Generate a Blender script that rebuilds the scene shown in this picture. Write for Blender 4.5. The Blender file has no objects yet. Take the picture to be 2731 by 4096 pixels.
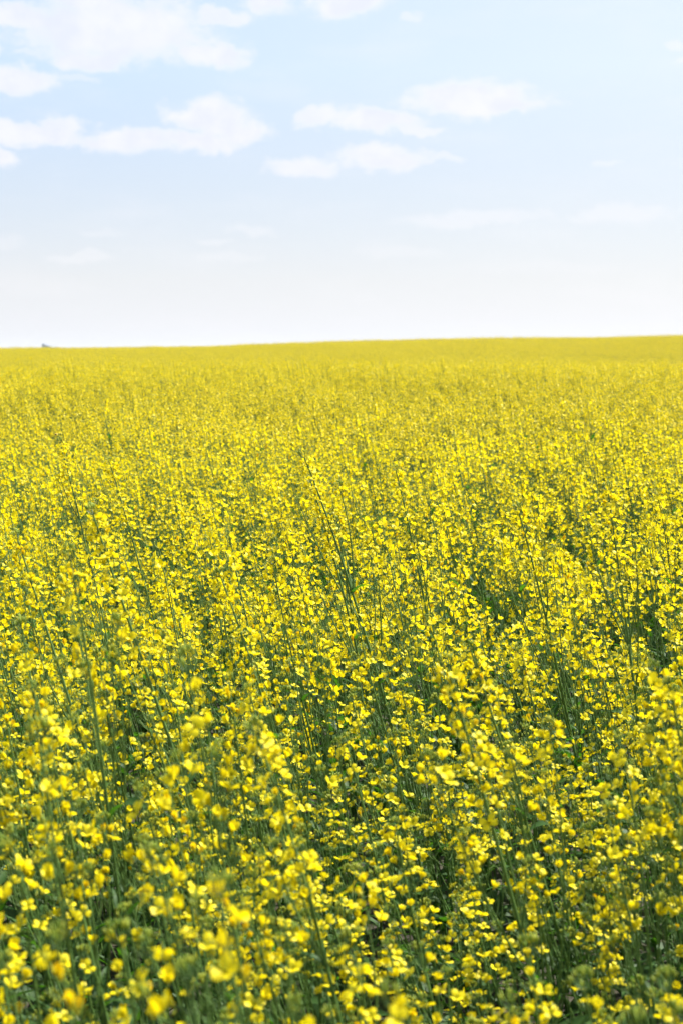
import bpy, math, random
import numpy as np
from mathutils import Matrix, Vector, Euler
R = math.radians
rs = np.random.RandomState(7)
random.seed(7)
S = bpy.context.scene
COL = S.collection

# ------------------------------------------------------------------ camera
CAM_Z = 1.80
PITCH = 6.40
cam = bpy.data.cameras.new("camera")
cam.lens = 50.0; cam.sensor_fit = 'VERTICAL'; cam.sensor_height = 36.0; cam.sensor_width = 24.0
cam.clip_start = 0.05; cam.clip_end = 30000
cam.dof.use_dof = True; cam.dof.focus_distance = 4.9; cam.dof.aperture_fstop = 5.4
camo = bpy.data.objects.new("camera", cam); COL.objects.link(camo)
camo.location = (0, 0, CAM_Z); camo.rotation_euler = (R(90 - PITCH), 0, 0)
S.camera = camo

# ------------------------------------------------------------------ light
SUN_EL = 52.0           # degrees above the horizon
SUN_AZ = 62.0           # clockwise from the view direction (+Y) towards +X
sd = Vector((math.sin(R(SUN_AZ)) * math.cos(R(SUN_EL)), math.cos(R(SUN_AZ)) * math.cos(R(SUN_EL)), math.sin(R(SUN_EL))))
sun = bpy.data.lights.new("sun", 'SUN'); sun.energy = 5.0; sun.angle = R(0.53); sun.color = (1.0, 0.95, 0.86)
suno = bpy.data.objects.new("sun", sun); COL.objects.link(suno)
suno.rotation_euler = sd.to_track_quat('Z', 'Y').to_euler(); suno.location = (20, 10, 40)
S.view_settings.view_transform = 'Standard'; S.view_settings.look = 'None'
S.view_settings.exposure = 1.35; S.view_settings.gamma = 1.0
S.cycles.max_bounces = 7; S.cycles.diffuse_bounces = 3; S.cycles.transmission_bounces = 4; S.cycles.glossy_bounces = 2
S.cycles.transparent_max_bounces = 4; S.cycles.caustics_reflective = False; S.cycles.caustics_refractive = False
S.cycles.use_denoising = True

W = bpy.data.worlds.new("World"); S.world = W; W.use_nodes = True
wt = W.node_tree; wt.nodes.clear()
class NT:
    def __init__(s, t): s.t = t
    def n(s, typ, **k):
        nd = s.t.nodes.new(typ)
        for a, v in k.items(): setattr(nd, a, v)
        return nd
    def put(s, sock, v):
        if isinstance(v, bpy.types.NodeSocket): s.t.links.new(v, sock)
        elif v is not None: sock.default_value = v
    def math(s, op, a, b=None, c=None, clamp=False):
        nd = s.n('ShaderNodeMath', operation=op, use_clamp=clamp)
        for i, v in enumerate((a, b, c)): s.put(nd.inputs[i], v) if v is not None else None
        return nd.outputs[0]
    def vmath(s, op, a, b=None):
        nd = s.n('ShaderNodeVectorMath', operation=op)
        s.put(nd.inputs[0], a)
        if b is not None: s.put(nd.inputs[1], b)
        return nd.outputs['Value'] if op == 'LENGTH' else nd.outputs[0]
    def mix(s, f, a, b, blend='MIX'):
        nd = s.n('ShaderNodeMix', data_type='RGBA', blend_type=blend)
        s.put(nd.inputs[0], f); s.put(nd.inputs[6], a); s.put(nd.inputs[7], b)
        return nd.outputs[2]
    def noise(s, vec, scale, detail=5, rough=.55, lac=2.0):
        nd = s.n('ShaderNodeTexNoise'); s.put(nd.inputs['Vector'], vec)
        nd.inputs['Scale'].default_value = scale; nd.inputs['Detail'].default_value = detail
        nd.inputs['Roughness'].default_value = rough; nd.inputs['Lacunarity'].default_value = lac
        return nd
    def ramp(s, v, a, b, c=0., d=1., smooth=True):
        nd = s.n('ShaderNodeMapRange', interpolation_type='SMOOTHSTEP' if smooth else 'LINEAR')
        for i, x in enumerate((v, a, b, c, d)): s.put(nd.inputs[i], x)
        return nd.outputs[0]

w = NT(wt)
sky = w.n('ShaderNodeTexSky', sky_type='NISHITA'); sky.sun_disc = False
sky.sun_elevation = R(SUN_EL); sky.sun_rotation = R(SUN_AZ)
sky.air_density = 1.0; sky.dust_density = 0.8; sky.ozone_density = 1.0
skyc = w.mix(1.0, sky.outputs[0], (0.105, 0.105, 0.105, 1), 'MULTIPLY')
tc = w.n('ShaderNodeTexCoord')
sep = w.n('ShaderNodeSeparateXYZ'); w.put(sep.inputs[0], tc.outputs['Generated'])
az = w.math('ARCTAN2', sep.outputs[0], sep.outputs[1])
el = w.math('ARCSINE', sep.outputs[2])
cmb = w.n('ShaderNodeCombineXYZ'); w.put(cmb.inputs[0], az); w.put(cmb.inputs[1], el)
P = cmb.outputs[0]
# bright milky air low over the horizon
milk = w.ramp(el, 0.02, 0.36, 1.0, 0.0, smooth=False)
milk = w.math('POWER', milk, 1.15)
azb = w.ramp(az, -0.35, 0.35, 0.0, 1.0)
milkc = w.mix(azb, (0.835, 0.85, 0.90, 1), (0.885, 0.89, 0.925, 1))
base = w.mix(w.math('MULTIPLY', milk, 0.93), skyc, milkc)
hi_blue = w.mix(azb, (0.62, 0.80, 1.05, 1), (0.82, 0.92, 1.05, 1))
base = w.mix(w.ramp(el, 0.05, 0.19, 0.0, 0.80, smooth=False), base, hi_blue)
# cumulus: azimuth, elevation, half width, half height (radians), weight
CLOUDS = [
 (-.155,.212,.072,.0235,1),(-.168,.234,.033,.012,1),(-.218,.218,.040,.010,1),(-.090,.198,.026,.008,1),(-.168,.191,.032,.007,1),
 (-.240,.196,.013,.006,.8),(-.214,.196,.006,.003,.5),(-.225,.178,.038,.009,1),(-.178,.180,.016,.0025,.4),
 (-.092,.160,.031,.012,1),(-.073,.150,.027,.010,1),(-.097,.142,.028,.008,1),(-.144,.144,.036,.009,1),(-.212,.146,.045,.008,1),(-.19,.152,.018,.007,.9),
 (-.236,.130,.017,.0075,1),(-.103,.238,.022,.007,.9),(-.080,.222,.020,.007,.85),(-.050,.236,.019,.012,1),(.003,.233,.027,.011,1),(.046,.222,.007,.004,.5),
 (.090,.171,.048,.0115,1),(.100,.166,.045,.006,1),(.022,.157,.035,.0095,1),(-.018,.160,.015,.007,.9),(.052,.151,.022,.0035,.8),
 (.029,.132,.033,.009,.95),(-.026,.127,.028,.006,.85),(.068,.132,.014,.0025,.5),
 (.092,.091,.052,.006,.55),(.190,.094,.038,.0065,.55),(-.061,.084,.018,.004,.45),(-.086,.076,.014,.0025,.4),(-.177,.064,.020,.0045,.45),
 (-.165,.081,.018,.003,.3),(-.082,.064,.028,.0045,.35),(.040,.070,.032,.005,.3),(.180,.126,.010,.002,.4),(.229,.202,.006,.003,.5),(.233,.191,.005,.003,.5),
 (-.236,.073,.022,.006,.3),(.14,.058,.06,.004,.2),
 # beyond the picture's edges
 (-.33,.20,.06,.02,1),(-.36,.14,.07,.012,.9),(.33,.17,.05,.012,.9),(.37,.23,.08,.02,1),(-.05,.30,.08,.02,1),(.16,.33,.09,.022,1),(-.25,.31,.09,.02,1),(.5,.12,.07,.01,.8),(-.55,.22,.1,.02,1)]
nz = w.noise(P, 26.0, 6, .58)
nz2 = w.noise(P, 75.0, 4, .55)
nv = w.vmath('SUBTRACT', nz.outputs['Color'], (.5, .5, .5))
nv2 = w.vmath('SUBTRACT', nz2.outputs['Color'], (.5, .5, .5))
wp = w.vmath('ADD', P, w.vmath('MULTIPLY', nv, (.040, .017, 0)))
wp = w.vmath('ADD', wp, w.vmath('MULTIPLY', nv2, (.018, .0095, 0)))
nz4 = w.noise(w.vmath('MULTIPLY', P, (1, 1.7, 1)), 62.0, 9, .62)
rag = w.math('MULTIPLY', w.math('SUBTRACT', nz4.outputs[0], .5), 1.15)
acc = None
for (a, e, ra, re, wgt) in CLOUDS:
    d = w.vmath('LENGTH', w.vmath('MULTIPLY', w.vmath('SUBTRACT', wp, (a, e, 0)), (1/ra, 1/re, 0)))
    if e < .10: wgt *= .78
    v = w.ramp(w.math('ADD', d, rag), 1.30, .50, 0.0, wgt)
    acc = v if acc is None else w.math('MAXIMUM', acc, v)
# scattered cloud over the rest of the dome, outside the view
acc2 = w.noise(w.vmath('MULTIPLY', P, (1, 2.2, 1)), 5.0, 5, .5)
hiw = w.ramp(el, .34, .5, 0., 1.)
acc2v = w.math('MULTIPLY', w.ramp(acc2.outputs[0], .52, .66), hiw)
wisp = w.noise(w.vmath('MULTIPLY', P, (1, 3.5, 1)), 11.0, 5, .5)
wv = w.math('MULTIPLY', w.ramp(wisp.outputs[0], .45, .8), .22)
acc = w.math('MAXIMUM', w.math('MAXIMUM', acc, acc2v), wv)
# cloud brightness: thick middles a little greyer than their thin edges
n3 = w.noise(P, 34.0, 4, .55)
core = w.math('MULTIPLY', w.ramp(acc, .6, 1.0), w.ramp(n3.outputs[0], .32, .68))
cc = w.mix(w.math('MULTIPLY', core, 1.0), (0.97, 0.945, 0.975, 1), (0.85, 0.85, 0.935, 1))
base = w.mix(w.math('MULTIPLY', acc, .74), base, cc)
bg = w.n('ShaderNodeBackground'); w.put(bg.inputs[0], base); bg.inputs[1].default_value = 0.42
out = w.n('ShaderNodeOutputWorld'); w.put(out.inputs[0], bg.outputs[0])

# ------------------------------------------------------------------ terrain
_py = np.array([-400, 0, 12, 22, 32, 42, 54, 66, 80, 95, 115, 140, 165, 185, 230, 300, 420, 700, 2500, 9000], float)
_pz = np.array([0, 0, .02, .2, .42, .22, -.25, -.5, -.45, -.2, .45, 1.25, 1.9, 1.95, 1.0, -2, -8, -15, -17, -17], float)
_dy = np.arange(-400, 9001, 2.0)
_raw = np.interp(_dy, _py, _pz)
_k = np.hanning(9); _k /= _k.sum()
_sm = np.convolve(np.pad(_raw, 4, mode='edge'), _k, mode='valid')
def ground_z(x, y):
    x = np.asarray(x, float); y = np.asarray(y, float)
    z = np.interp(y, _dy, _sm)
    f = np.clip((y - 40) / 120, 0, 1) * np.clip((700 - y) / 300, 0, 1)
    z = z + .0215 * np.clip(x, -120, 120) * f
    z = z + .05 * np.sin(x * .31 + 1.3) * np.sin(y * .23) * np.clip(y / 20, 0, 1) * np.clip((260 - y) / 60, 0, 1)
    return z + .12 * np.sin(x * .11 + .5) * np.clip((y - 20) / 20, 0, 1) * np.clip((230 - y) / 60, 0, 1)

# ------------------------------------------------------------------ materials
def mat(name):
    m = bpy.data.materials.new(name); m.use_nodes = True
    t = NT(m.node_tree); m.node_tree.nodes.clear()
    return m, t
def finish(t, bsdf):
    o = t.n('ShaderNodeOutputMaterial'); t.put(o.inputs[0], bsdf)
def leafy(name, c_lo, c_hi, trans, rough, tw, spec=.3, tint2=None):
    """two-sided thin plant tissue: reflects and lets light through; 'tint' on the mesh moves between colours"""
    m, t = mat(name)
    at = t.n('ShaderNodeAttribute', attribute_name='tint')
    oi = t.n('ShaderNodeObjectInfo')
    f = t.math('ADD', at.outputs['Fac'], t.math('MULTIPLY', t.math('SUBTRACT', oi.outputs['Random'], .5), .12), clamp=True)
    c = t.mix(f, c_lo, c_hi)
    if tint2: c = t.mix(t.ramp(f, .84, 1.0, 0, 1, False), c, tint2)
    tco = t.n('ShaderNodeTexCoord')
    nn = t.noise(tco.outputs['Object'], 160, 2)
    c = t.mix(t.ramp(nn.outputs[0], .3, .7, 0., .25), c, t.mix(.5, c, (0, 0, 0, 1)), 'MIX')
    pb = t.n('ShaderNodeBsdfPrincipled'); t.put(pb.inputs['Base Color'], c)
    pb.inputs['Roughness'].default_value = rough; pb.inputs['Specular IOR Level'].default_value = spec
    tr = t.n('ShaderNodeBsdfTranslucent'); t.put(tr.inputs[0], t.mix(1.0, c, trans, 'MULTIPLY'))
    ms = t.n('ShaderNodeMixShader'); ms.inputs[0].default_value = tw
    t.put(ms.inputs[1], pb.outputs[0]); t.put(ms.inputs[2], tr.outputs[0])
    finish(t, ms.outputs[0]); return m
M_PETAL = leafy("petal", (.86, .725, .008, 1), (.92, .80, .014, 1), (1.0, .97, .7, 1), .5, .48, .25, (.84, .58, .008, 1))
M_STEM = leafy("stem", (.055, .12, .030, 1), (.12, .21, .05, 1), (1, 1, .6, 1), .42, .15, .4)
M_LEAF = leafy("leaf", (.028, .075, .018, 1), (.055, .125, .028, 1), (1.3, 1.7, .3, 1), .55, .45, .22)
M_BUD = leafy("bud", (.20, .31, .035, 1), (.46, .48, .05, 1), (1, 1, .5, 1), .45, .25, .4)

m, t = mat("soil")
tco = t.n('ShaderNodeTexCoord')
a = t.noise(tco.outputs['Object'], 9, 8, .65); b = t.noise(tco.outputs['Object'], 1.3, 4)
c = t.mix(t.ramp(a.outputs[0], .35, .7), (.020, .016, .010, 1), (.052, .042, .026, 1))
c = t.mix(t.ramp(b.outputs[0], .4, .65, 0, .5), c, (.028, .045, .014, 1))
pb = t.n('ShaderNodeBsdfPrincipled'); t.put(pb.inputs['Base Color'], c); pb.inputs['Roughness'].default_value = .95
bp = t.n('ShaderNodeBump'); bp.inputs['Strength'].default_value = .8; bp.inputs['Distance'].default_value = .03
t.put(bp.inputs['Height'], a.outputs[0]); t.put(pb.inputs['Normal'], bp.outputs[0])
finish(t, pb.outputs[0]); M_SOIL = m
def plain(name, col, rough, var=.15, scale=2.0):
    m, t = mat(name)
    tco = t.n('ShaderNodeTexCoord'); a = t.noise(tco.outputs['Object'], scale, 5)
    dk = tuple(x * (1 - var * 2) for x in col) + (1,)
    pb = t.n('ShaderNodeBsdfPrincipled'); t.put(pb.inputs['Base Color'], t.mix(a.outputs[0], dk, tuple(col) + (1,)))
    pb.inputs['Roughness'].default_value = rough
    finish(t, pb.outputs[0]); return m

# ------------------------------------------------------------------ geometry kit
class Geo:
    def __init__(s): s.v = []; s.f = []; s.m = []; s.t = []; s.n = 0
    def add(s, v, f, mi=0, tint=.5):
        """v (n,3); f list of tuples or (k,4)/(k,3) array"""
        v = np.asarray(v, float)
        s.v.append(v)
        for a in ([f] if isinstance(f, np.ndarray) else f):
            a = np.asarray(a, int).reshape(-1, np.asarray(a).shape[-1]) if not isinstance(a, np.ndarray) else a
            s.f.append(a + s.n); s.m.append(np.full(len(a), mi, int))
        s.t.append(np.full(len(v), tint) if np.isscalar(tint) else np.asarray(tint, float))
        s.n += len(v)
    def merge(s, g, M=None, dt=0.0, lut=None):
        off = s.n
        for v in g.v:
            s.v.append(v if M is None else v @ M[:3, :3].T + M[:3, 3])
        for f in g.f: s.f.append(f + off)
        for mm in g.m: s.m.append(mm if lut is None else np.full(len(mm), lut, int))
        for tt in g.t: s.t.append(tt + dt)
        s.n += g.n
    def pack(s):
        """collapse to few arrays (quads / tris) so merging stays quick"""
        g = Geo(); g.n = s.n
        g.v = [np.concatenate(s.v)]; g.t = [np.concatenate(s.t)]
        for k in (3, 4):
            idx = [i for i, f in enumerate(s.f) if f.shape[1] == k]
            if idx:
                g.f.append(np.concatenate([s.f[i] for i in idx])); g.m.append(np.concatenate([s.m[i] for i in idx]))
        return g
    def mesh(s, name, mats, smooth=True):
        g = s.pack()
        me = bpy.data.meshes.new(name)
        nv = g.n; me.vertices.add(nv); me.vertices.foreach_set('co', g.v[0].astype(np.float32).ravel())
        nl = sum(f.size for f in g.f); npoly = sum(len(f) for f in g.f)
        me.loops.add(nl); me.polygons.add(npoly)
        me.loops.foreach_set('vertex_index', np.concatenate([f.ravel() for f in g.f]).astype(np.int32))
        tot = np.concatenate([np.full(len(f), f.shape[1]) for f in g.f])
        st = np.concatenate([[0], np.cumsum(tot)[:-1]])
        me.polygons.foreach_set('loop_start', st.astype(np.int32))
        me.polygons.foreach_set('material_index', np.concatenate(g.m).astype(np.int32))
        me.polygons.foreach_set('use_smooth', np.full(npoly, smooth, dtype=bool))
        a = me.attributes.new('tint', 'FLOAT', 'POINT'); a.data.foreach_set('value', g.t[0].astype(np.float32))
        for mm in mats: me.materials.append(mm)
        me.update(calc_edges=True); return me

def unit(v): return v / (np.linalg.norm(v) + 1e-12)
def frame(o, zdir, spin=0.0, sc=1.0):
    z = unit(np.asarray(zdir, float)); h = np.array([1., 0, 0]) if abs(z[0]) < .8 else np.array([0, 1., 0])
    x = unit(np.cross(h, z)); y = np.cross(z, x)
    c, s_ = math.cos(spin), math.sin(spin)
    x2 = x * c + y * s_; y2 = -x * s_ + y * c
    M = np.eye(4); M[:3, 0] = x2 * sc; M[:3, 1] = y2 * sc; M[:3, 2] = z * sc; M[:3, 3] = o; return M
def tube(g, pts, rad, n=5, mi=0, tint=.5, cap=True):
    pts = np.asarray(pts, float); k = len(pts)
    rad = np.full(k, rad) if np.isscalar(rad) else np.asarray(rad)
    tan = np.gradient(pts, axis=0)
    ax = unit(np.cross(tan[0], [0.3, 1, .1])); vs = []
    for i in range(k):
        tt = unit(tan[i]); ax = unit(ax - tt * ax.dot(tt)); by = np.cross(tt, ax)
        an = np.arange(n) * 2 * math.pi / n
        vs.append(pts[i] + rad[i] * (np.cos(an)[:, None] * ax + np.sin(an)[:, None] * by))
    q = []
    for i in range(k - 1):
        for j in range(n): q.append((i*n+j, i*n+(j+1) % n, (i+1)*n+(j+1) % n, (i+1)*n+j))
    vs = np.concatenate(vs); tn = tint if np.isscalar(tint) else np.repeat(tint, n)
    g.add(vs, np.array(q), mi, tn)
def arc(p, d0, d1, L, k=5):
    """polyline of length L from p, direction turning from d0 to d1"""
    d0 = unit(np.asarray(d0, float)); d1 = unit(np.asarray(d1, float)); out = [np.asarray(p, float)]
    for i in range(k - 1):
        f = (i + .5) / (k - 1); out.append(out[-1] + unit(d0 * (1 - f) + d1 * f) * L / (k - 1))
    return np.array(out)

# templates ------------------------------------------------------------
def petal(g, ang, open_, L, wd, curl, r, tint, detail):
    """claw goes up the axis, limb bends outward by open_"""
    rows = 5 if detail == 0 else 3
    cols = 3 if detail == 0 else 2
    ss = np.linspace(0, 1, rows)
    ca, sa = math.cos(ang), math.sin(ang)
    out = np.array([ca, sa, 0]); side = np.array([-sa, ca, 0]); up = np.array([0, 0, 1.])
    prof = {5: [.16, .26, .85, 1.0, .62], 3: [.25, 1.0, .72]}[rows]
    p = out * .0008; ring = []; tl = []
    for i, s_ in enumerate(ss):
        th = open_ * min(1, max(0, (s_ - .12) / .45)) + curl * s_ * s_
        d = up * math.cos(th) + out * math.sin(th)
        if i: p = p + d * L / (rows - 1)
        nrm = out * math.cos(th) - up * math.sin(th)
        for j in range(cols):
            u = j / (cols - 1) * 2 - 1
            wob = r.normal(0, .0005) if detail == 0 else r.normal(0, .0006)
            ring.append(p + side * u * wd * .5 * prof[i] + nrm * (-.0012 * (1 - u * u) * (prof[i]) + wob))
            tl.append(tint + (-.0 if s_ > .2 else -.0))
    q = [(i*cols+j, i*cols+j+1, (i+1)*cols+j+1, (i+1)*cols+j) for i in range(rows-1) for j in range(cols-1)]
    g.add(np.array(ring), np.array(q), 0, np.array(tl))
def make_flower(r, detail):
    g = Geo(); L = r.uniform(.0125, .0155); wd = r.uniform(.0085, .0105)
    state = r.rand(); tint = r.uniform(.05, .6)
    if state < .62: op = R(r.uniform(55, 85))
    elif state < .88: op = R(r.uniform(18, 38))
    else: op = R(r.uniform(6, 16)); tint = r.uniform(.7, .95); wd *= .85
    a0 = r.rand() * 3
    for k in range(4):
        pa = a0 + k * math.pi / 2 + r.normal(0, .13) + (.14 if k % 2 else -.14)
        petal(g, pa, op * r.uniform(.82, 1.15), L * r.uniform(.92, 1.05), wd * r.uniform(.9, 1.08), R(r.uniform(-22, 30)), r, tint + r.normal(0, .08), detail)
    if detail == 0:
        for k in range(4):  # sepals
            pa = a0 + .78 + k * 1.57; o = np.array([math.cos(pa), math.sin(pa), 0])
            pts = np.array([o*.0006, o*.0022 + [0, 0, .003], o*.003 + [0, 0, .0068]])
            sd_ = np.array([-o[1], o[0], 0]) * .0011
            g.add(np.array([pts[0]-sd_*.6, pts[0]+sd_*.6, pts[1]+sd_, pts[1]-sd_, pts[2]+sd_*.3, pts[2]-sd_*.3]), np.array([(0, 1, 2, 3), (3, 2, 4, 5)]), 1, .9)
        for k in range(5):  # stamens
            pa = k * 1.256 + a0
            tube(g, np.array([[0, 0, .001], [math.cos(pa)*.0016, math.sin(pa)*.0016, .0078], [math.cos(pa)*.0018, math.sin(pa)*.0018, .0098]]), np.array([.0003, .0003, .0006]), 3, 1, 1.0)
    return g.pack()
def make_flower_far(r):
    g = Geo(); s_ = .0108; a = r.rand() * 6
    for k in range(2):
        th = r.uniform(-.5, .5); an = a + k * 1.57
        o = np.array([math.cos(an), math.sin(an), th]); sd_ = np.array([-math.sin(an), math.cos(an), r.uniform(-.5, .5)])
        z = np.array([0, 0, .009])
        g.add(np.array([z - o*s_, z - sd_*s_*.62, z + o*s_, z + sd_*s_*.62]) + r.normal(0, .0008, (4, 3)), np.array([(0, 1, 2, 3)]), 0, r.uniform(.05, .75))
    return g.pack()
def ellipsoid(g, M, rx, rz, n, k, mi, tint):
    vs = [[0, 0, -rz]]
    for i in range(1, k):
        ph = math.pi * i / k
        for j in range(n):
            a = 2 * math.pi * j / n; vs.append([math.sin(ph)*rx*math.cos(a), math.sin(ph)*rx*math.sin(a), -math.cos(ph)*rz])
    vs.append([0, 0, rz]); vs = np.array(vs) @ M[:3, :3].T + M[:3, 3]
    tr = [(0, 1+(j+1) % n, 1+j) for j in range(n)]
    b0 = 1 + (k-2)*n; tr += [(b0+j, b0+(j+1) % n, len(vs)-1) for j in range(n)]
    q = [(1+i*n+j, 1+i*n+(j+1) % n, 1+(i+1)*n+(j+1) % n, 1+(i+1)*n+j) for i in range(k-2) for j in range(n)]
    g.add(vs, [np.array(tr)] + ([np.array(q)] if q else []), mi, tint)
def make_buds(r, detail):
    g = Geo(); nb = r.randint(11, 19) if detail == 0 else (7 if detail == 1 else 3)
    for k in range(nb):
        a = r.rand() * 6.283; f = math.sqrt((k + .5) / nb)
        tip = np.array([math.cos(a) * .013 * f, math.sin(a) * .013 * f, .016 + .007 * (1 - f) + r.normal(0, .002)])
        d = unit(tip * [1.0, 1.0, 1.6] + [0, 0, .004])
        if detail < 2: tube(g, arc([0, 0, 0], [tip[0], tip[1], .004], d, np.linalg.norm(tip) - .002, 3), .00045, 3, 1, .4)
        ln = r.uniform(.0028, .0046) * (1.3 if detail == 2 else 1); wd = ln * .42
        ellipsoid(g, frame(tip, d), wd * (1.5 if detail == 2 else 1), ln, 5 if detail == 0 else 3, 4 if detail == 0 else 2, 0, r.uniform(.0, .9))
    return g.pack()
def make_leaf(r, L, wd, droop, detail):
    """blade grows along +X, face up, clasping base"""
    rows = 9 if detail == 0 else (5 if detail == 1 else 3); g = Geo()
    p = np.zeros(3); vs = []; tv = r.uniform(.1, .6); tw = r.uniform(-.5, .5)
    for i in range(rows):
        s_ = i / (rows - 1)
        th = R(r.uniform(-3, 3)) + (R(55) - droop * s_)
        d = np.array([math.cos(th), 0.12 * math.sin(4 * s_ + tw), math.sin(th)])
        if i: p = p + unit(d) * L / (rows - 1)
        prof = (math.sin(math.pi * min(1, .12 + .88 * s_) ** .9) ** .75) * (1.0 - .25 * s_) + (.12 if i < 2 else 0)
        if i == rows - 1: prof = .05
        nrm = np.array([-d[2], 0, d[0]]); sdv = np.array([0, math.cos(tw * s_), math.sin(tw * s_)])
        wv_ = .06 * wd * math.sin(9 * s_ + tw * 5)
        for u in (-1, 0, 1):
            vs.append(p + sdv * u * wd * .5 * prof + nrm * (abs(u) * .16 * wd * prof + (wv_ * u if detail == 0 else 0)))
    q = [(i*3+j, i*3+j+1, (i+1)*3+j+1, (i+1)*3+j) for i in range(rows-1) for j in range(2)]
    g.add(np.array(vs), np.array(q), 0, np.tile([tv, tv + .45, tv], rows)); return g.pack()

NF = {0: 18, 1: 12, 2: 10}
FL = {0: [make_flower(rs, 0) for _ in range(NF[0])], 1: [make_flower(rs, 1) for _ in range(NF[1])], 2: [make_flower_far(rs) for _ in range(NF[2])]}
BU = {d: [make_buds(rs, d) for _ in range(5)] for d in (0, 1, 2)}
LFS = [(.055, .012), (.075, .016), (.10, .022), (.12, .026), (.15, .036), (.18, .044)]
LF = {d: [make_leaf(rs, L, wd, R(rs.uniform(30, 85)), d) for (L, wd) in LFS for _ in range(2)] for d in (0, 1)}

def plan(r, h, lean, detail, full=.88, hero=False):
    """one rape plant: dict of stalk geometry, leaf placements and racemes.
    lean: radians towards -X; racemes: list of (stalk geo, flowers, buds)"""
    sides = {0: 6, 1: 4, 2: 3}[detail]
    top = h
    sx = -math.tan(lean) * top
    wig = r.normal(0, .012, 2)
    def axis(tt):
        tt = np.asarray(tt, float)
        return np.stack([sx * tt ** 1.25 + wig[0] * np.sin(tt * 5), wig[1] * np.sin(tt * 4) + 0 * tt, top * tt], -1)
    T = np.linspace(0, 1, 11 if detail == 0 else (7 if detail == 1 else 4))
    r0 = .0037 * (h / .95)
    stem = Geo()
    # racemes: along the last part of an axis given as polyline function
    racemes = []; leaves = []
    def raceme(polyf, t0, L, nfl, r_a, r_b, main=False):
        """polyf(t) with t in t0..1 is the part that carries flowers; L its length"""
        g = Geo(); fl = []
        tube(g, [polyf(t0 + (1 - t0) * q) for q in np.linspace(0, 1, {0: 7, 1: 4, 2: 3}[detail])], np.linspace(r_a, r_b, {0: 7, 1: 4, 2: 3}[detail]), max(3, sides - 1), 0, .6)
        tip = polyf(1.0); dtip = unit(polyf(1.0) - polyf(.96))
        nodes = int(L / (.008 if hero else .0105 if detail == 0 else .012)) if detail < 2 else nfl
        az_ = r.rand() * 6.28
        for k in range(nodes):
            u = ((k + .5) / nodes) ** 1.7           # 0 at the tip, 1 at the base
            if detail == 2: u = u * .5
            tt = 1 - (1 - t0) * (u * .97 + .02); p = polyf(tt)
            d = unit(polyf(tt) - polyf(tt - .02)); az_ += 2.4 + r.normal(0, .25)
            o = np.array([math.cos(az_), math.sin(az_), 0]); o = unit(o - d * o.dot(d))
            dist = u * L
            if dist < .012: continue
            fz = fzone * (1.25 if main else 1)
            if r.rand() < min(1, max(.10 if u < .85 else 0, 2.0 * (1 - dist / (fz * L + .001)) + .25)):
                pl = r.uniform(.014, .026)
                e = arc(p, o * 1.0 + d * .5, o * .75 + d * r.uniform(.3, 1.1), pl, 4 if detail == 0 else 3)
                if detail < 2: tube(g, e, .0007, 3, 0, .8)
                if r.rand() < (1 if detail == 2 else full if hero else (.64 if detail == 0 else .78)):
                    dr = unit(e[-1] - e[-2]) + r.normal(0, .20, 3) + np.array([0, 0, .55])
                    fl.append((frame(e[-1], dr, r.rand() * 6.28, r.uniform(1.0, 1.34) if detail == 0 else r.uniform(.95, 1.3)), r.randint(NF[detail])))
            elif detail < 2 and r.rand() < .8:      # spent: young pod on its curved stalk
                pl = r.uniform(.02, .034)
                e = arc(p, o + d * .15, o * .75 + d * 1.0, pl, 4 if detail == 0 else 3)
                tube(g, e, .0006, 3, 0, .75)
                e2 = arc(e[-1], e[-1] - e[-2], (e[-1] - e[-2]) * 35 + d * .8 , r.uniform(.008, .03), 3)
                tube(g, e2, np.array([.0008, .0011, .0004]), 3, 0, .85)
        bd = (frame(tip, dtip, r.rand() * 6.28, r.uniform(.8, 1.2) * (1.05 if main else .9)), r.randint(5))
        return g, fl, bd
    fzone = r.uniform(.34, .60) if not hero else .66
    if hero: full = 1.0
    Lm = r.uniform(.20, .36) * (h / .95)
    t0 = 1 - Lm / top
    T = T * (t0 + .002)
    rad = lambda q: r0 * (1 - .58 * q ** 2)
    tube(stem, axis(T), rad(T), sides, 0, .5)
    racemes.append(raceme(lambda tt: axis(np.array(tt)), t0, Lm, r.randint(9, 13), rad(t0), rad(1.0), True))
    nb = r.randint(3, 7)
    bt = np.sort(r.uniform(.36, min(.82, t0 + .02), nb)); aa = r.rand() * 6.28
    for tb in bt:
        aa += 2.4 + r.normal(0, .3)
        p = axis(np.array(tb)); o = np.array([math.cos(aa), math.sin(aa), 0])
        room = top * (1 - tb)
        Lb = room * r.uniform(.42, .88)
        ax_d = unit(axis(np.array(min(1, tb + .05))) - p)
        pts = arc(p, o * .40 + ax_d, o * .05 + ax_d + r.normal(0, .05, 3), Lb, 8)
        if detail == 2: pts = pts[[0, 3, 7]]
        k = len(pts); lin = np.linspace(0, 1, k)
        rb = r0 * .5
        f = lambda tt, pts=pts, lin=lin: np.array([np.interp(tt, lin, pts[:, c]) for c in range(3)])
        Lr = min(Lb * .75, r.uniform(.07, .17))
        tr_ = 1 - Lr / Lb; ls = np.linspace(0, tr_ + .003, 5 if detail < 2 else 2)
        tube(stem, [f(q) for q in ls], rb * (1 - .5 * ls), max(3, sides - 1), 0, .55)
        racemes.append(raceme(f, tr_, Lr, r.randint(6, 11), rb * (1 - .5 * tr_), rb * .5))
        if detail < 2 and r.rand() < .55:
            leaves.append((frame_leaf(p, aa + r.normal(0, .2)), r.randint(0, 6 if tb > .55 else 8), 1))
    if detail < 2:
        for k in range(r.randint(4, 7)):
            tl_ = r.uniform(.06, .42); a = r.rand() * 6.28
            leaves.append((frame_leaf(axis(np.array(tl_)), a), r.randint(6, 12), 1))
    return stem, leaves, racemes
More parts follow.
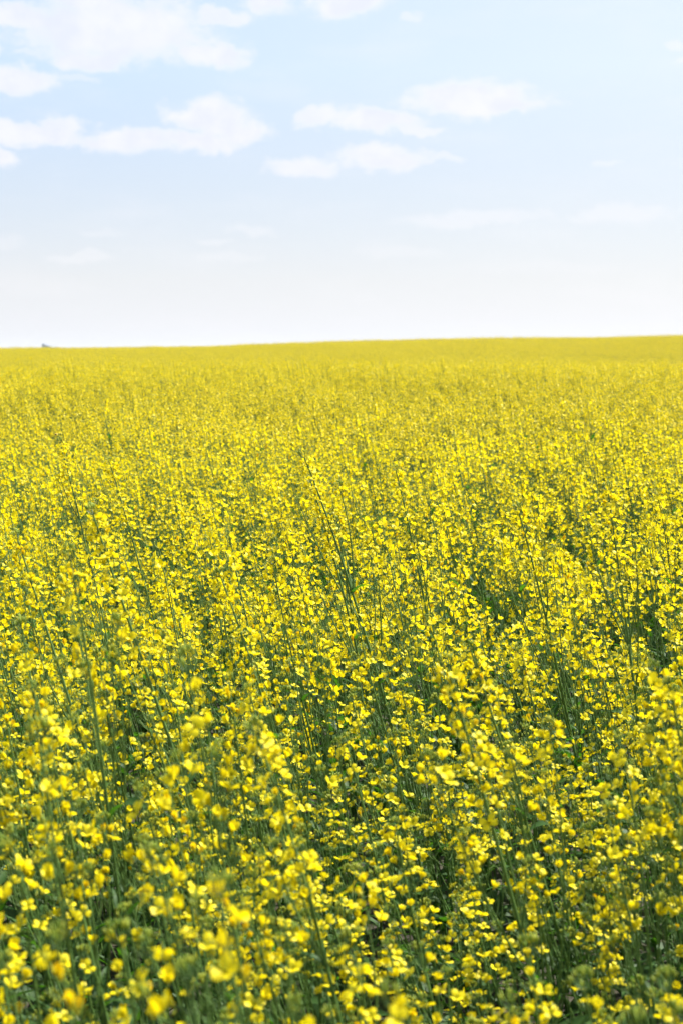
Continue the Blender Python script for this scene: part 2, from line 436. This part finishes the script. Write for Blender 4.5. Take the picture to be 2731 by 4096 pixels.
def frame_leaf(p, a):
    M = np.eye(4); c, s_ = math.cos(a), math.sin(a)
    M[:3, 0] = (c, s_, 0); M[:3, 1] = (-s_, c, 0); M[:3, 3] = p; return M

# ------------------------------------------------------------------ setting: one ground sheet to the horizon
def grid_mesh(name, xs, ys, zf, m):
    X, Y = np.meshgrid(xs, ys); Z = zf(X, Y)
    g = Geo(); nx, ny = len(xs), len(ys)
    i = np.arange(ny-1)[:, None] * nx + np.arange(nx-1)[None]
    q = np.stack([i, i+1, i+nx+1, i+nx], -1).reshape(-1, 4)
    g.add(np.stack([X, Y, Z], -1).reshape(-1, 3), q); return g.mesh(name, [m])
def spaced(a, b, lo, hi): return np.concatenate([-np.geomspace(hi, lo, a)[:-1], np.linspace(-lo, lo, b), np.geomspace(lo, hi, a)[1:]])
gx = spaced(22, 81, 80, 3000); gy = np.concatenate([np.linspace(-300, -12, 13)[:-1], np.arange(-12, 260, 2.0), np.geomspace(260, 3600, 30)])
go = bpy.data.objects.new("ground", grid_mesh("ground", gx, gy, ground_z, M_SOIL)); COL.objects.link(go); go['kind'] = 'structure'

def link(name, data, parent=None, M=None):
    o = bpy.data.objects.new(name, data); COL.objects.link(o)
    if parent is not None: o.parent = parent
    if M is not None: o.matrix_local = Matrix(M.tolist())
    return o

# ------------------------------------------------------------------ where plants stand
def vnoise(x, y, sc, seed):
    r = np.random.RandomState(seed); G = r.rand(64, 64)
    u = np.asarray(x) / sc + 31.7; v = np.asarray(y) / sc + 17.3
    i = np.floor(u).astype(int); j = np.floor(v).astype(int); a = u - i; b = v - j
    a = a*a*(3-2*a); b = b*b*(3-2*b)
    g = lambda p, q: G[p % 64, q % 64]
    return (g(i, j)*(1-a)+g(i+1, j)*a)*(1-b) + (g(i, j+1)*(1-a)+g(i+1, j+1)*a)*b
FULL_TO, NEAR_TO = 4.75, 13.0
GAPS = [(1.35, 7.2, .22, 1.0), (1.25, 4.9, .30, .7), (-.75, 6.3, .25, .8), (1.9, 5.6, .3, .5), (-1.3, 8.0, .15, .6)]
def scatter(y0, y1, step, margin, slope=.262):
    out = []
    ys_ = np.arange(y0, y1, step)
    for y in ys_:
        hw = slope * max(y, 0) + margin
        for x in np.arange(-hw, hw, step):
            out.append((x + rs.uniform(-.5, .5) * step, y + rs.uniform(-.5, .5) * step))
    return np.array(out)
STEP = .136
pts = scatter(1.28, NEAR_TO, STEP, 2.6)
dens = .7 * vnoise(pts[:, 0] * 3.2, pts[:, 1] * .75, 1.0, 3) + .3 * vnoise(pts[:, 0], pts[:, 1], .3, 4)
low = np.where(dens < .34, .82, 1.0); keep = dens > .11
hv = .92 + .18 * vnoise(pts[:, 0] * 2, pts[:, 1] * .8, 1.1, 21)
for gxx, gyy, ra, rb in GAPS:
    low = np.where(((pts[:, 0]-gxx)/ra)**2 + ((pts[:, 1]-gyy)/rb)**2 < rs.uniform(.5, 1.1, len(pts)), .72, low)
pts = pts[keep]; low = (low * hv)[keep]
infr = (np.abs(pts[:, 0]) < .262 * pts[:, 1] + .28)
ordr = np.argsort(np.hypot(pts[:, 0], pts[:, 1]) + np.where(infr, 0, 100))
# tall plants that stand clear of the rest: x, y, height, lean degrees, label
HERO = [
 (-.124, 4.30, 1.47, 17, "tallest rapeseed plant, standing alone left of centre with a long bare stem"),
 (-.108, 4.38, 1.39, 14, "slimmer rapeseed plant right beside the tallest one, tucked behind its stem"),
 (-.533, 3.10, 1.44, 14, "blurred tall rapeseed plant at upper left with flowers strung down its stem"),
 (-.80, 3.50, 1.33, 14, "tall rapeseed plant against the left edge beside the sharp part of the field"),
 (.185, 5.00, 1.37, 11, "tall thin rapeseed plant just right of the tallest one, a little farther back"),
 (.53, 4.30, 1.31, 13, "tall rapeseed plant right of centre with buds over a loose column of flowers"),
 (.755, 4.00, 1.40, 7, "upright dark stemmed rapeseed plant near the right edge with curved bare pod stalks"),
 (.185, 2.40, 1.26, 13, "blurred rapeseed plant right of centre topped by a big green bud head"),
 (-.145, 2.10, 1.22, 15, "large blurred rapeseed plant low left of centre with a long pale stem"),
 (-.52, 2.30, 1.24, 11, "large blurred rapeseed plant at the left edge with heavy bright flowers"),
 (.57, 2.40, 1.22, 9, "blurred rapeseed plant at the right edge, tallest among those beside it"),
 (-.90, 5.50, 1.36, 13, "tall rapeseed plant in the left half behind the blurred one, in sharp focus"),
 (.27, 2.9, 1.18, 15, "leaning rapeseed plant right of centre whose thick stem crosses the picture"),
 (-.30, 3.4, 1.25, 16, "strongly leaning rapeseed plant in the left half with a green budded tip"),
 (-1.20, 6.00, 1.40, 12, "tall rapeseed plant far left with the small dark red beetle on its tip"),
]
nmax = 300 - len(HERO)
sel = ordr[:nmax]; rest = np.setdiff1d(np.arange(len(pts)), sel)
print("individual plants", len(sel), "to distance", np.hypot(*pts[sel[-1]]), "loose plants", len(rest))

def ph(n, r):           # plant heights
    h = r.normal(.88, .08, n); tall = r.rand(n) < .30
    return np.clip(np.where(tall, h + r.uniform(.06, .32, n), h), .62, 1.28)

# -------- shared part meshes of the individual plants
FM = [f.mesh("flower", [M_PETAL, M_BUD]) for f in FL[0]]
BM = [b.mesh("bud_cluster", [M_BUD, M_STEM]) for b in BU[0]]
LM = [l.mesh("leaf", [M_LEAF]) for l in LF[0]]
def build_plant(h, lean, r, hero=False):
    stem, leaves, racemes = plan(r, h, lean, 0, hero=hero)
    root = bpy.data.objects.new("rapeseed_plant", None); COL.objects.link(root)
    root.empty_display_size = .05
    link("stem", stem.mesh("stem", [M_STEM]), root)
    for M, v, s_ in leaves: link("leaf", LM[v], root, M)
    for g, fl, bd in racemes:
        rc = link("raceme", g.mesh("raceme", [M_STEM]), root)
        for M, v in fl: link("flower", FM[v], rc, M)
        link("bud_cluster", BM[bd[1]], rc, bd[0])
    return root
def copy_tree(o, parent=None):
    c = o.copy(); COL.objects.link(c)
    if parent is not None: c.parent = parent
    for ch in kids[o]: 
        copy_tree(ch, c)
    return c
def set_plant(o, x, y, rz, label, s_=(1, 1, 1), tilt=(0, 0)):
    o.location = (x, y, float(ground_z(x, y)) - .005); o.rotation_euler = (tilt[0], tilt[1], rz); o.scale = s_
    o['label'] = label; o['category'] = 'rapeseed plant'; o['group'] = 'rapeseed plants in the near part of the field'
protos = []
NP = 16
for i in range(NP):
    protos.append(build_plant(.93 + .012 * (i % 5), R(rs.uniform(6, 12)), rs))
heroes = []
for i, (x, y, h, ln, lab) in enumerate(HERO):
    o = build_plant(h, R(ln), rs, True); set_plant(o, x + math.tan(R(ln)) * h, y, 0, lab); heroes.append(o)
kids = {}
for o in bpy.data.objects:
    kids.setdefault(o, [])
    if o.parent is not None: kids.setdefault(o.parent, []).append(o)
def zone(x, y):
    d = 'in the strongly blurred foreground' if y < 2.3 else ('in the slightly blurred foreground' if y < 3.3 else 'where the field turns sharp')
    u = x / (.24 * y)
    s_ = 'at the left edge' if u < -.6 else 'left of centre' if u < -.2 else 'in the middle' if u < .2 else 'right of centre' if u < .6 else 'at the right edge'
    return f"yellow flowering rapeseed plant {d}, {s_}"
hs = ph(len(sel), rs) * low[sel]
for k, i in enumerate(sel):
    x, y = pts[i]
    if y < 2.6: hs[k] *= 1.07
    hs[k] = min(hs[k], 1.90 - .46 * y) if y < 1.9 else hs[k]
    o = protos[k] if k < NP else copy_tree(protos[rs.randint(NP)])
    s_ = hs[k] / .95
    set_plant(o, x, y, rs.uniform(-.3, .3), zone(x, y), ((.9 + .1 * s_), (.9 + .1 * s_) * (1 if rs.rand() < .5 else .96), s_), (rs.normal(0, .035), rs.normal(-.02, .028)))

# -------- the rest of the crop: one object scattering whole plants (near) and square metres of crop (far)
MATS = [M_PETAL, M_STEM, M_LEAF, M_BUD]
def whole(r, h, lean, detail):
    g = Geo(); stem, leaves, racemes = plan(r, h, lean, detail)
    g.merge(stem, lut=1)
    for M, v, s_ in leaves: g.merge(LF[1][v], M, r.normal(0, .1), lut=2)
    for rg, fl, bd in racemes:
        if rg.n: g.merge(rg, lut=1)
        for M, v in fl: g.merge(FL[detail][v], M, r.normal(0, .12), lut=0)
        g.merge(BU[detail][bd[1]], bd[0], lut=3)
    return g.pack()
src = bpy.data.collections.new("crop_pieces")
NV1, NV2 = 14, 7
for i in range(NV1):
    o = bpy.data.objects.new("crop_a%02d" % i, whole(rs, .95, R(rs.uniform(6, 12)), 1).mesh("crop", MATS)); src.objects.link(o)
PS = 1.6
for i in range(NV2):
    pool = [whole(rs, .95, R(rs.uniform(5, 12)), 2) for _ in range(8)]
    g = Geo(); n = int(PS / .152)
    for a in range(n):
        for b in range(n):
            x = (a + rs.uniform(0, 1)) / n * PS - PS/2; y = (b + rs.uniform(0, 1)) / n * PS - PS/2
            s_ = ph(1, rs)[0] / .95; M = np.eye(4); th = rs.uniform(-.7, .7)
            M[:3, :3] = np.array([[math.cos(th), -math.sin(th), 0], [math.sin(th), math.cos(th), 0], [0, 0, s_]])
            M[:3, 3] = (x, y, 0); g.merge(pool[rs.randint(8)], M, rs.normal(0, .1))
    o = bpy.data.objects.new("crop_b%02d" % i, g.pack().mesh("crop", MATS)); src.objects.link(o)
P_, Rr, Sc, Ix = [], [], [], []
hr = ph(len(rest), rs) * low[rest]
for k, i in enumerate(rest):
    x, y = pts[i]; s_ = hr[k] / .95
    if y < 1.7: s_ = min(s_, 1.05)
    P_.append((x, y, float(ground_z(x, y)))); Rr.append((rs.normal(0, .035), rs.normal(-.02, .028), rs.uniform(-.3, .3)))
    Sc.append((1, 1, s_)); Ix.append(rs.randint(NV1))
ys_ = np.arange(NEAR_TO + PS*.45, 205, PS * .97); cnt = 0
for y in ys_:
    hw = .262 * y + 5
    for x in np.arange(-hw, hw, PS * .97):
        xx = x + rs.uniform(-.12, .12); yy = y + rs.uniform(-.12, .12)
        n1 = .6 * vnoise(xx, yy * .6, 6.0, 9) + .4 * vnoise(xx, yy, 2.2, 19); s_ = .86 + .26 * n1 + rs.normal(0, .02 if yy < 140 else .06)
        P_.append((xx, yy, float(ground_z(xx, yy)))); Rr.append((0, 0, rs.uniform(-.15, .15)))
        Sc.append((1, 1 if rs.rand() < .5 else -1, s_)); Ix.append(NV1 + rs.randint(NV2)); cnt += 1
print("far patches", cnt)
pm = bpy.data.meshes.new("rapeseed_crop"); pm.vertices.add(len(P_)); pm.vertices.foreach_set('co', np.array(P_, np.float32).ravel())
for nm, dat in (('rot', Rr), ('scl', Sc)):
    a = pm.attributes.new(nm, 'FLOAT_VECTOR', 'POINT'); a.data.foreach_set('vector', np.array(dat, np.float32).ravel())
a = pm.attributes.new('idx', 'INT', 'POINT'); a.data.foreach_set('value', np.array(Ix, np.int32))
crop = bpy.data.objects.new("rapeseed_crop", pm); COL.objects.link(crop)
crop['kind'] = 'stuff'; crop['label'] = 'yellow flowering rapeseed crop covering the field up to its crest'; crop['category'] = 'rapeseed crop'
ng = bpy.data.node_groups.new("crop_scatter", 'GeometryNodeTree')
ng.interface.new_socket('Geometry', in_out='INPUT', socket_type='NodeSocketGeometry'); ng.interface.new_socket('Geometry', in_out='OUTPUT', socket_type='NodeSocketGeometry')
N = ng.nodes; Lk = ng.links.new
gi = N.new('NodeGroupInput'); gout = N.new('NodeGroupOutput'); m2p = N.new('GeometryNodeMeshToPoints'); iop = N.new('GeometryNodeInstanceOnPoints'); ci = N.new('GeometryNodeCollectionInfo')
ci.inputs['Collection'].default_value = src; ci.inputs['Separate Children'].default_value = True; ci.inputs['Reset Children'].default_value = True
def attr(nm, ty):
    nd = N.new('GeometryNodeInputNamedAttribute'); nd.data_type = ty; nd.inputs[0].default_value = nm; return nd.outputs[0]
Lk(gi.outputs[0], m2p.inputs[0]); Lk(m2p.outputs[0], iop.inputs['Points']); Lk(ci.outputs[0], iop.inputs['Instance'])
iop.inputs['Pick Instance'].default_value = True
Lk(attr('idx', 'INT'), iop.inputs['Instance Index'])
e2r = N.new('FunctionNodeEulerToRotation'); Lk(attr('rot', 'FLOAT_VECTOR'), e2r.inputs[0]); Lk(e2r.outputs[0], iop.inputs['Rotation'])
Lk(attr('scl', 'FLOAT_VECTOR'), iop.inputs['Scale']); Lk(iop.outputs[0], gout.inputs[0])
md = crop.modifiers.new("scatter", 'NODES'); md.node_group = ng

# ------------------------------------------------------------------ far buildings past the crest
def box(g, x0, x1, y0, y1, z0, z1, mi=0):
    v = [(x, y, z) for z in (z0, z1) for x, y in ((x0, y0), (x1, y0), (x1, y1), (x0, y1))]
    g.add(v, np.array([(3, 2, 1, 0), (4, 5, 6, 7), (0, 1, 5, 4), (1, 2, 6, 5), (2, 3, 7, 6), (3, 0, 4, 7)]), mi)
M_CLAD = plain("cladding", (.30, .36, .45), .6); M_ROOF = plain("roof_sheet", (.16, .2, .25), .5); M_GLASS = plain("window_glass", (.04, .05, .06), .15)  # blue-grey of cladding and roof has some distance haze put into the colour
gb = float(ground_z(-410, 2000))
root = bpy.data.objects.new("grain_store", None); COL.objects.link(root); root.location = (-418, 2000, gb)
root['label'] = 'blue-grey hazy building peeking over the left end of the field crest'; root['category'] = 'building'
g = Geo(); box(g, 0, 4.6, 0, 9, 0, 29.0); link("tower", g.mesh("tower", [M_CLAD], False), root)
g = Geo(); v = [(-.3, -.3, 29), (4.9, -.3, 29), (4.9, 9.3, 29), (-.3, 9.3, 29), (1.6, -.3, 30.8), (1.6, 9.3, 30.8)]
g.add(v, [np.array([(0, 3, 2, 1), (0, 4, 5, 3), (1, 2, 5, 4)]), np.array([(0, 1, 4), (2, 3, 5)])]); link("roof", g.mesh("roof", [M_ROOF], False), root)
g = Geo(); box(g, 4.61, 11.5, .5, 30, 0, 26.2); link("wall", g.mesh("wall", [M_CLAD], False), root)
g = Geo(); v = [(4.61, .2, 26.21), (11.9, .2, 26.21), (11.9, 30.3, 26.21), (4.61, 30.3, 26.21), (4.61, .2, 28.6), (4.61, 30.3, 28.6), (10, .2, 27.2), (10, 30.3, 27.2)]
g.add(v, [np.array([(0, 3, 2, 1), (4, 6, 7, 5), (6, 1, 2, 7), (0, 4, 5, 3), (0, 1, 6, 4), (3, 5, 7, 2)])]); link("roof", g.mesh("roof", [M_ROOF], False), root)
for k in range(3):
    for z in (8, 15, 22):
        g = Geo(); box(g, 5.4 + k*2, 6.6 + k*2, .44, .497, z, z + 1.8); link("window", g.mesh("window", [M_GLASS], False), root)
g = Geo()
for i, z in enumerate((0, 23.6, 25.2, 26.2)):
    pass
prof = [(2.2, 0), (2.2, 25.0), (1.9, 25.6), (1.1, 26.3), (.25, 26.7), (.25, 27.1), (.02, 27.1)]
n = 20; vs = [(r_*math.cos(2*math.pi*j/n), r_*math.sin(2*math.pi*j/n), z) for r_, z in prof for j in range(n)]
g.add(vs, np.array([(i*n+j, i*n+(j+1) % n, (i+1)*n+(j+1) % n, (i+1)*n+j) for i in range(len(prof)-1) for j in range(n)]))
so = bpy.data.objects.new("silo", g.mesh("silo", [M_CLAD])); COL.objects.link(so); so.location = (-398, 2005, gb)
so['label'] = 'tiny blue-grey rounded silo just right of the hazy building on the horizon'; so['category'] = 'silo'

# ------------------------------------------------------------------ beetle on a budded tip
M_WING = plain("beetle_shell", (.16, .012, .008), .25, .1, 300); M_BLK = plain("beetle_black", (.01, .01, .01), .3)
root = bpy.data.objects.new("beetle", None); COL.objects.link(root)
root.location = (-1.202, 5.992, float(ground_z(-1.2, 6)) + 1.435); root.rotation_euler = (0, R(-20), R(40))
root['label'] = 'tiny dark red beetle on the tip of a tall plant at the left'; root['category'] = 'beetle'
E = np.eye(4); g = Geo(); ellipsoid(g, E, .0036, .0028, 12, 7, 0, .5); g.v[0][:, 0] *= 1.25; g.v[0][:, 2] = np.maximum(g.v[0][:, 2], -.0006)
link("wing_cases", g.mesh("wing_cases", [M_WING]), root)
H = np.eye(4); H[:3, 3] = (.0048, 0, .0002); g = Geo(); ellipsoid(g, H, .0017, .0015, 10, 6, 0, .5); link("head", g.mesh("head", [M_BLK]), root)
for sx_ in (-1, 1):
    for k in range(3):
        g = Geo(); x_ = .0025 - .0022 * k
        tube(g, [[x_, sx_*.0025, -.0004], [x_*1.2, sx_*.0046, -.0002], [x_*1.4, sx_*.0056, -.0022]], .0003, 4)
        link("leg", g.mesh("leg", [M_BLK]), root)

# ------------------------------------------------------------------ haze
HAZE = True
if HAZE:
    x0, x1, y0, y1, z0, z1 = -3050, 3050, -310, 3650, -19.0, 20.0
    g = Geo(); box(g, x0, x1, y0, y1, z0, z1)
    m = bpy.data.materials.new("haze"); m.use_nodes = True; t = NT(m.node_tree); m.node_tree.nodes.clear()
    pv = t.n('ShaderNodeVolumePrincipled'); pv.inputs['Color'].default_value = (.86, .92, 1.0, 1); pv.inputs['Density'].default_value = .00012
    pv.inputs['Anisotropy'].default_value = .3
    o_ = t.n('ShaderNodeOutputMaterial'); t.t.links.new(pv.outputs[0], o_.inputs['Volume'])
    ho = bpy.data.objects.new("haze", g.mesh("haze", [m], False)); COL.objects.link(ho); ho['kind'] = 'stuff'
